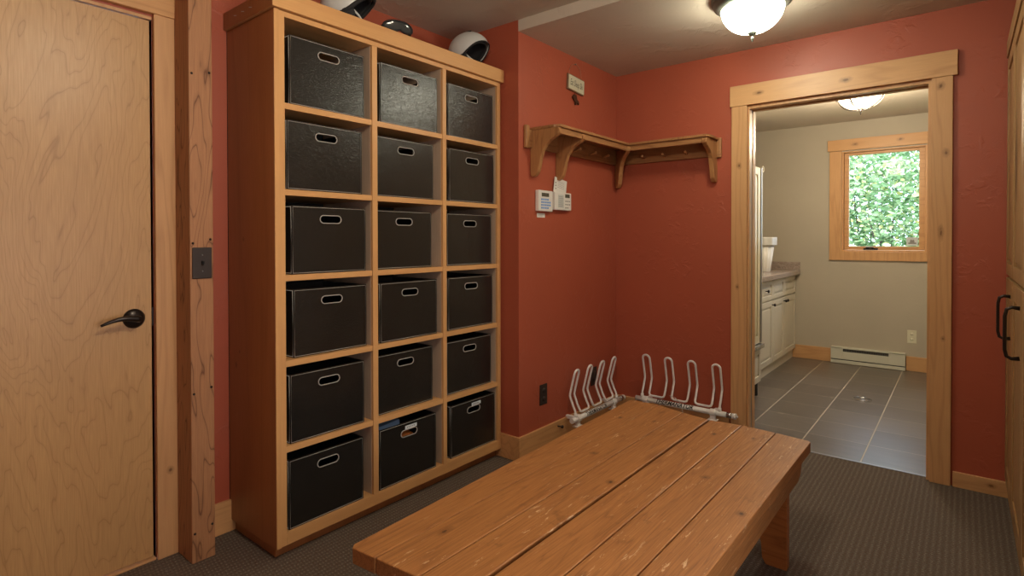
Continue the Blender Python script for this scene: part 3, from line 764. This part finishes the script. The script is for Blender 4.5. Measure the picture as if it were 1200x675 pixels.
# ------------------------------------------------------------------ boot drying racks
def boot_rack(loc, rotz, label):
    """local: pipe along +x from 0, wall on the +y side"""
    t = thing('boot_dryer_rack', label, 'boot rack', loc, rotz, 'white boot drying racks in the corner')
    Lp = .655; R = .0165
    obj('pipe', MB().tube([(0, 0, 0), (Lp, 0, 0)], R, 20), WHITETUBE, t, 0, False)
    obj('end_cap', MB().tube([(Lp, 0, 0), (Lp+.012, 0, 0)], R*1.1, 16).tube([(Lp+.012, 0, 0), (Lp+.022, 0, 0)], .006, 10), WHITETUBE, t, 0, False)
    obj('end_band', MB().tube([(Lp-.045, 0, 0), (Lp-.012, 0, 0)], R+.0012, 16), STEEL, t, 0, False)
    for x in (.070, .525):
        c = MB().tube([(x-.017, 0, 0), (x+.017, 0, 0)], R+.006, 16).box(x-.016, x+.016, -.010, .012, -.044, -.010).box(x-.030, x+.030, -.024, .024, -.050, -.043).box(x-.012, x+.012, .01, .084, -.012, .008)
        obj('clamp', c, WHITETUBE, t, .002, False)
    # text wrapped round the pipe front
    tm = textmesh('THERMANATOR', .040, .3, .0012, .250)
    for k in range(-9, 10):
        bmesh.ops.bisect_plane(tm.bm, geom=tm.bm.verts[:]+tm.bm.edges[:]+tm.bm.faces[:], plane_co=(0, k*.0021, 0), plane_no=(0, 1, 0))
    for v in tm.bm.verts:
        a = v.co.y/(R+.0008)+math.radians(28); x = v.co.x+.278
        v.co = Vector((x, -(R+.0008)*math.cos(a), (R+.0008)*math.sin(a)))
    obj('writing', tm, INK, t, 0, False)
    # four prongs
    x0, pitch, wd = .046, .157, .050
    zb, zm, zt = .034, .140, .300
    P = []
    def leg(x, up):
        seq = [(x, .004, zb+.016), (x, .020, zb+.045), (x, .040, zm-.012), (x, .043, zm), (x, .041, zm+.014), (x, .010, zt-.024)]
        return seq if up else seq[::-1]
    for k in range(4):
        xa = x0+pitch*k; xb = xa+wd
        if k == 0: P += [(xa, 0, .012), (xa, .002, zb)]
        P += leg(xa, True)
        for i in range(1, 8):
            a = PI-PI*i/8; P.append(((xa+xb)/2+wd/2*math.cos(a), .010-.006*math.sin(a), zt-.024+.025*math.sin(a)))
        P += leg(xb, False)
        if k < 3: P += [(xb+.004, .001, zb+.004), (xb+.013, 0, zb), (xb+.02, 0, zb-.002), (xa+pitch-.02, 0, zb-.002), (xa+pitch-.013, 0, zb), (xa+pitch-.004, .001, zb+.004)]
        else: P += [(xb, .002, zb), (xb, 0, .012)]
    obj('prongs', MB().tube(P, .0072, 8), WHITETUBE, t, 0, False)
    for x in (x0, x0+pitch*3+wd): obj('collar', MB().tube([(x, 0, .010), (x, .001, .036)], .0105, 12), WHITETUBE, t, 0, False)
    return t
r1 = boot_rack((.088, -.722, .138), PI/2, 'white four-prong boot rack on the wall with the brown outlets')
r2 = boot_rack((.200, -.088, .163), 0, 'white four-prong boot rack on the back wall beside the doorway casing')
for k, (xa, dx, dz) in enumerate([(.02, -.02, -.03), (.10, .022, -.038), (.185, .0, -.045), (.33, .02, -.05)]):
    obj('zip_tie', MB().tube([(xa, -.018, .0), (xa+dx, -.035, dz)], .0016, 5), STRAP, r2, 0, False)
obj('zip_tie', MB().tube([(.253-.01, -.004, .055), (.28, -.008, .050), (.31, -.006, .028), (.315, -.002, .012)], .002, 5), STRAP, r2, 0, False)

# ------------------------------------------------------------------ ceiling lamps
def lamp(name, loc, label, rb, depth, rc, bowl, straps):
    x, y, z = loc
    t = thing(name, label, 'ceiling light', loc)
    obj('canopy', MB().lathe([(0, 0), (rc, 0), (rc, -.008), (rc*.97, -.016), (rc*.93, -.022), (rc*.93, -.032), (rc*.86, -.042), (rb*1.04, -.05), (rb*.9, -.052), (0, -.052)], loc, 48), NICKEL, t)
    pr = []
    for i in range(15):
        a = PI/2*i/14; pr.append((rb*math.cos(a)**.85 if i < 14 else .002, -.050-(depth)*math.sin(a)**1.15))
    obj('bowl', MB().lathe(pr, loc, 48), bowl, t)
    zb = -.050-depth
    obj('finial', MB().lathe([(0, zb+.006), (.018, zb+.006), (.022, zb), (.018, zb-.008), (.006, zb-.016), (.005, zb-.022), (.009, zb-.027), (.006, zb-.033), (.003, zb-.038), (.005, zb-.042), (0, zb-.046)], loc, 20), BRONZE if straps else NICKEL, t)
    if straps:
        for k in range(4):
            a = PI/4+.45+PI/2*k; pts = []
            for i in range(12):
                b_ = PI/2*i/11; r = (rb+.008)*math.cos(b_)**.85+.005 if i < 11 else .012
                pts.append((x+r*math.cos(a), y+r*math.sin(a), z-.050-(depth+.006)*math.sin(b_)**1.15))
            obj('strap', MB().tube(pts, .0055, 6), BRONZE, t)
            obj('knob', MB().sphere((x+(rb+.024)*math.cos(a), y+(rb+.024)*math.sin(a), z-.060), .011, (1, 1, 1.2), 10, 8).tube([(x+rb*.9*math.cos(a), y+rb*.9*math.sin(a), z-.050), (x+(rb+.024)*math.cos(a), y+(rb+.024)*math.sin(a), z-.055)], .006, 6), BRONZE, t)
    return t
lamp('ceiling_lamp', (1.14, -.75, HL), 'flush ceiling lamp with bright white bowl above the red room', .142, .115, .188, BOWL1, False)
lamp('ceiling_lamp', (1.315, 1.47, HL3), 'ceiling lamp with strapped amber bowl glowing in the laundry', .158, .115, .15, BOWL2, True)

# ------------------------------------------------------------------ tall cabinets at the right edge
def raised(mb, axis, f, a0, a1, z0, z1, out, fr=.055):
    """frame and raised panel: adds boxes; face plane coordinate f, protruding towards out (+1/-1)"""
    def B(u0, u1, w0, w1, d0, d1):
        if axis == 'x': mb.box(f+out*d0, f+out*d1, u0, u1, w0, w1)
    B(a0, a0+fr, z0, z1, -.018, 0); B(a1-fr, a1, z0, z1, -.018, 0)
    B(a0+fr, a1-fr, z0, z0+fr, -.018, 0); B(a0+fr, a1-fr, z1-fr, z1, -.018, 0)
    B(a0+fr, a1-fr, z0+fr, z1-fr, -.018, -.010)
    B(a0+fr+.018, a1-fr-.018, z0+fr+.018, z1-fr-.018, -.010, -.003)
XR = 2.099
segs = [(-.440, -.006, 'tall knotty wood cabinet against the red back wall at the right edge', -.335),
        (-.955, -.446, 'middle tall knotty wood cabinet at the right edge with a large bronze pull', -.860),
        (-2.00, -.961, 'nearest tall knotty wood cabinet at the right edge of the view', -1.94)]
for ya, yb, lab, hy in segs:
    t = thing('tall_cabinet', lab, 'cabinet', (2.4, (ya+yb)/2, 0), 0, 'tall wood cabinets on the right')
    obj('carcass', MB().box(XR+.019, 2.70, ya, yb, .085, 2.11), CABW, t, .001)
    obj('toe_board', MB().box(XR+.012, 2.70, ya, yb, 0, .085), CABW, t, .001)
    obj('crown', MB().box(XR-.004, 2.70, ya, yb, 2.11, 2.185), CABW, t, .002)
    mb = MB(); raised(mb, 'x', XR, ya+.004, yb-.004, 1.078, 2.098, -1); obj('upper_door', mb, CABW, t, .002)
    mb = MB(); raised(mb, 'x', XR, ya+.004, yb-.004, .10, 1.064, -1, .07)
    ld = obj('lower_door', mb, CABW, t, .002)
    P = [(XR, hy, .995), (XR-.022, hy, .998), (XR-.036, hy, .990), (XR-.041, hy, .965), (XR-.041, hy, .842), (XR-.036, hy, .818), (XR-.022, hy, .810), (XR, hy, .813)]
    obj('handle', MB().tube(P, [.008, .0062, .0062, .006, .006, .0062, .0062, .008], 10), BRONZE, ld)

# ------------------------------------------------------------------ laundry room
fr_ = thing('refrigerator', 'cream panelled refrigerator with grey edge just inside the laundry doorway', 'refrigerator', (.34, .75, 0))
FX, FY0, FY1 = .672, .32, 1.195
obj('body', MB().box(-.03, FX-.045, FY0, FY1-.004, .10, 1.815), CREAM, fr_, .003)
mb = MB(); raised(mb, 'x', FX, FY0, FY1-.052, .415, 1.815, 1, .06)
obj('upper_door', mb, FRIDGE, fr_, .003)
obj('edge_trim', MB().box(FX-.045, FX+.006, FY1-.050, FY1-.014, .415, 1.815), GREYM, fr_, .002)
obj('edge_trim', MB().box(FX-.045, FX+.004, FY1-.013, FY1, .415, 1.815), CREAM, fr_, .002, label='cream outer edge strip')
mb = MB(); raised(mb, 'x', FX, FY0, FY1-.02, .10, .375, 1, .05)
dr = obj('freezer_drawer', mb, CREAM, fr_, .003)
obj('handle', MB().box(FX-.02, FX+.028, FY0+.03, FY1-.02, .378, .408), STEEL, dr, .004)
obj('foot', MB().lathe([(0, 0), (.036, 0), (.036, .09), (.03, .10), (0, .10)], (FX-.04, FY1-.10, 0), 18), BLACKR, fr_)
obj('foot', MB().lathe([(0, 0), (.036, 0), (.036, .09), (.03, .10), (0, .10)], (FX-.04, FY0+.10, 0), 18), BLACKR, fr_)
ring = [(FX, FY1+.022+.022*math.cos(2*PI*i/16), 1.812+.022*math.sin(2*PI*i/16)) for i in range(16)]
obj('hinge_ring', MB().tube(ring, .004, 6, True).box(FX-.02, FX+.004, FY1-.02, FY1+.006, 1.805, 1.822), CREAM, fr_)
uc = thing('wall_cabinet', 'cream wall cabinet above the laundry refrigerator', 'cabinet', (.12, 1.2, 2.02))
obj('carcass', MB().box(-.06, .33, .5, 2.15, 1.98, 2.405), CREAM, uc, .002)
mb = MB(); raised(mb, 'x', .35, 1.35, 2.148, 1.99, 2.40, 1, .05); obj('door', mb, CREAM, uc, .002)
mb = MB(); raised(mb, 'x', .35, .55, 1.345, 1.99, 2.40, 1, .05); obj('door', mb, CREAM, uc, .002)

CXF = .567
def knob(y, z): return MB().lathe([(.005, 0), (.005, .014), (.014, .020), (.015, .028), (.009, .033), (0, .034)], (CXF, y, z), 14, 'x')
def base_unit(ya, yb, label, doors, drawers):
    t = thing('base_cabinet', label, 'cabinet', (.25, (ya+yb)/2, 0), 0, 'cream base cabinets in the laundry')
    obj('carcass', MB().box(-.06, CXF-.019, ya, yb, .09, .872), CREAM, t, .001)
    obj('toe_kick', MB().box(-.06, .540, ya, yb, 0, .09), CREAM, t)
    for a, b_, ky in doors:
        mb = MB(); raised(mb, 'x', CXF, a, b_, .10, .672, 1, .05); d = obj('door', mb, CREAM, t, .003)
        obj('knob', knob(ky, .638), BRONZE, d)
    for a, b_, ky in drawers:
        mb = MB(); raised(mb, 'x', CXF, a, b_, .688, .862, 1, .038); d = obj('drawer', mb, CREAM, t, .003)
        if ky: obj('knob', knob(ky, .778), BRONZE, d)
    return t
base_unit(1.30, 1.962, 'cream base cabinet nearer the refrigerator with a knobbed drawer', [(1.305, 1.958, 1.93)], [(1.305, 1.958, 1.715)])
base_unit(1.964, 2.860, 'cream base cabinet in the laundry corner with two doors', [(1.968, 2.386, 2.355), (2.390, 2.856, 2.425)], [(1.968, 2.386, None), (2.390, 2.856, None)])
ct = MB().box(-.065, .612, 1.22, 2.862, .874, .922); solo('countertop', ct, GRAN, 'speckled brown countertop on the cream base cabinets', 'countertop', None, .006)
solo('backsplash', MB().box(-.065, .608, 2.845, 2.864, .9225, 1.003), GRAN, 'low speckled backsplash strip against the beige wall', 'backsplash', None, .002)
bk = thing('plastic_basket', 'white fluted plastic basket standing on the laundry countertop', 'basket', (.375, 2.33, .9225))
obj('body', MB().lathe([(0, .0), (.070, 0), (.072, .004), (.108, .275), (.104, .275), (.068, .008), (0, .008)], (.375, 2.33, .9225), 64, 'z', (16, .035)), WHITEPL, bk)
pr = []
for i in range(9): pr += [(.128, .262+.0085*i), (.134, .266+.0085*i)]
obj('rim', MB().lathe([(.106, .262)]+pr+[(.128, .341), (.106, .341), (.106, .262)], (.375, 2.33, .9225), 64, 'z', (10, .03)), WHITEPL, bk)

ht = thing('baseboard_heater', 'off-white electric baseboard heater under the laundry window', 'heater', (1.21, 2.83, 0))
HX0, HX1 = .903, 1.519; HF = Y2-.062
obj('case', MB().box(HX0, HX1, Y2-.012, Y2-.0005, .002, .163).box(HX0, HX0+.105, HF, Y2-.012, .045, .160).box(HX1-.13, HX1, HF, Y2-.012, .045, .160).box(HX0+.105, HX1-.13, HF, HF+.004, .045, .122).box(HX0, HX1, HF, Y2-.012, .150, .163).box(HX0, HX1, HF, HF+.004, .003, .036), HEATW, ht, .002)
obj('slot', MB().box(HX0+.106, HX1-.131, HF+.012, Y2-.013, .046, .149).box(HX0+.004, HX1-.004, HF+.006, Y2-.013, .004, .045), HEATD, ht)
fins = MB()
for k in range(34): fins.box(HX0+.12+.011*k, HX0+.1215+.011*k, HF+.006, HF+.012, .124, .146)
obj('fins', fins, GREYM, ht)
dn = thing('floor_drain', 'small round metal floor drain in the laundry tiles', 'drain', (1.335, 1.482, 0))
obj('ring', MB().tube([(1.335+.062*math.cos(2*PI*i/32), 1.482+.062*math.sin(2*PI*i/32), .0015) for i in range(32)], .003, 6, True), STEEL, dn)
gr = MB().lathe([(0, .0002), (.052, .0002), (.052, .0016), (0, .0016)], (1.335, 1.482, 0), 28)
obj('grate', gr, TILE, dn)

# ------------------------------------------------------------------ laundry window
win = struct('window_1', MB().box(.878, .985, Y2-.020, Y2, 1.032, 2.125).box(WX1, 1.782, Y2-.020, Y2, 1.032, 2.125).box(.985, WX1, Y2-.020, Y2, 1.032, WZ0), TRIMZ, .002)
struct('window_head', MB().box(.862, 1.80, Y2-.026, Y2, 2.128, 2.238), TRIMX, .002, win)
struct('jamb', MB().box(WX0, WX0+.016, Y2, Y2+.15, WZ0, WZ1).box(WX1-.016, WX1, Y2, Y2+.15, WZ0, WZ1).box(WX0+.016, WX1-.016, Y2, Y2+.15, WZ0, WZ0+.014).box(WX0+.016, WX1-.016, Y2, Y2+.15, WZ1-.012, WZ1), TRIMZ, .001, win)
sx0, sx1, sz0, sz1 = WX0+.018, WX1-.018, WZ0+.016, WZ1-.014
struct('sash', MB().box(sx0, sx0+.040, Y2+.030, Y2+.065, sz0, sz1).box(sx1-.045, sx1, Y2+.030, Y2+.065, sz0, sz1).box(sx0+.04, sx1-.045, Y2+.030, Y2+.065, sz0, sz0+.036).box(sx0+.04, sx1-.045, Y2+.030, Y2+.065, sz1-.026, sz1), TRIMX, .002, win)
struct('pane', MB().box(sx0+.038, sx1-.043, Y2+.046, Y2+.050, sz0+.034, sz1-.024), GLASS, 0, win)
ck = MB().box(1.17, 1.29, Y2+.012, Y2+.030, sz0, sz0+.018).tube([(1.26, Y2+.014, sz0+.014), (1.235, Y2+.006, sz0+.028), (1.19, Y2+.004, sz0+.022)], [.008, .006, .007], 8)
struct('crank', ck, BRONZE, 0, win)
stk = struct('sticker', MB().box(1.515, 1.605, Y2+.044, Y2+.0455, sz0+.045, sz0+.125), LABELC, 0, win)
lg = MB(); zq = sz0+.06
lg.prism([(1.530, zq), (1.592, zq), (1.592, zq+.014), (1.530, zq+.014)], 'xz', Y2+.0432, Y2+.044)
lg.prism([(1.543, zq+.014), (1.578, zq+.014), (1.578, zq+.030), (1.569, zq+.044), (1.561, zq+.034), (1.552, zq+.046), (1.543, zq+.030)], 'xz', Y2+.0432, Y2+.044)
struct('logo', lg, GREYINK, 0, stk)

# ------------------------------------------------------------------ outdoors
struct('floor_outside', MB().box(-8, 11, Y2+.4, 16, -.45, -.4), GRASS)
def shrub(c, rx, ry, rz, n, label, seed):
    rnd = random.Random(seed); t = thing('leafy_shrub', label, 'shrub', (c[0], c[1], -.4), 0, 'shrubs outside the laundry window')
    bm = MB(); b = bm.bm
    for i in range(n):
        while True:
            p = Vector((rnd.uniform(-1, 1), rnd.uniform(-1, 1), rnd.uniform(-1, 1)))
            if p.length < 1 and rnd.random() < .25+.75*p.length: break
        q = Vector((c[0]+p.x*rx, c[1]+p.y*ry, c[2]+p.z*rz))
        if q.z < -.38: continue
        s = rnd.uniform(.024, .055); R = Matrix.Rotation(rnd.uniform(0, 2*PI), 3, 'Z') @ Matrix.Rotation(rnd.uniform(-1.1, 1.1), 3, 'X') @ Matrix.Rotation(rnd.uniform(-1, 1), 3, 'Y')
        L_ = [(-1, 0, 0), (-.3, -.5, -.1), (.5, -.42, -.05), (1, 0, 0), (.5, .42, -.05), (-.3, .5, -.1)]
        vs = [b.verts.new(q+R @ (Vector(k)*s)) for k in L_]
        b.faces.new((vs[0], vs[1], vs[2], vs[3])); b.faces.new((vs[0], vs[3], vs[4], vs[5]))
    me_o = obj('foliage', bm, LEAF, t)
    br = MB()
    for k in range(9):
        a = rnd.uniform(0, 2*PI); e = Vector((c[0]+rx*.75*math.cos(a), c[1]+ry*.75*math.sin(a), c[2]+rz*rnd.uniform(.2, .85)))
        s = Vector((c[0]+.05*math.cos(a), c[1]+.05*math.sin(a), -.4)); m_ = (s+e)/2+Vector((rnd.uniform(-.15, .15), rnd.uniform(-.15, .15), .2))
        pts = [s*(1-u)**2+m_*2*u*(1-u)+e*u*u for u in [i/7 for i in range(8)]]
        br.tube(pts, [.03-.0035*i for i in range(8)], 6)
    obj('branches', br, TRUNK, t)
shrub((.95, 6.3, 1.2), 1.1, .9, 1.75, 13000, 'pale green leafy shrub filling the middle of the laundry window', 1)
shrub((-1.3, 6.5, 1.2), 1.05, .9, 1.8, 4000, 'leafy shrub outside, left of the one filling the window', 2)
shrub((3.2, 6.5, 1.2), 1.05, .9, 1.8, 4000, 'leafy shrub outside, right of the one filling the window', 3)
shrub((.9, 8.8, 1.5), 2.3, .9, 2.3, 15000, 'tall leafy shrub behind the others outside the window', 4)
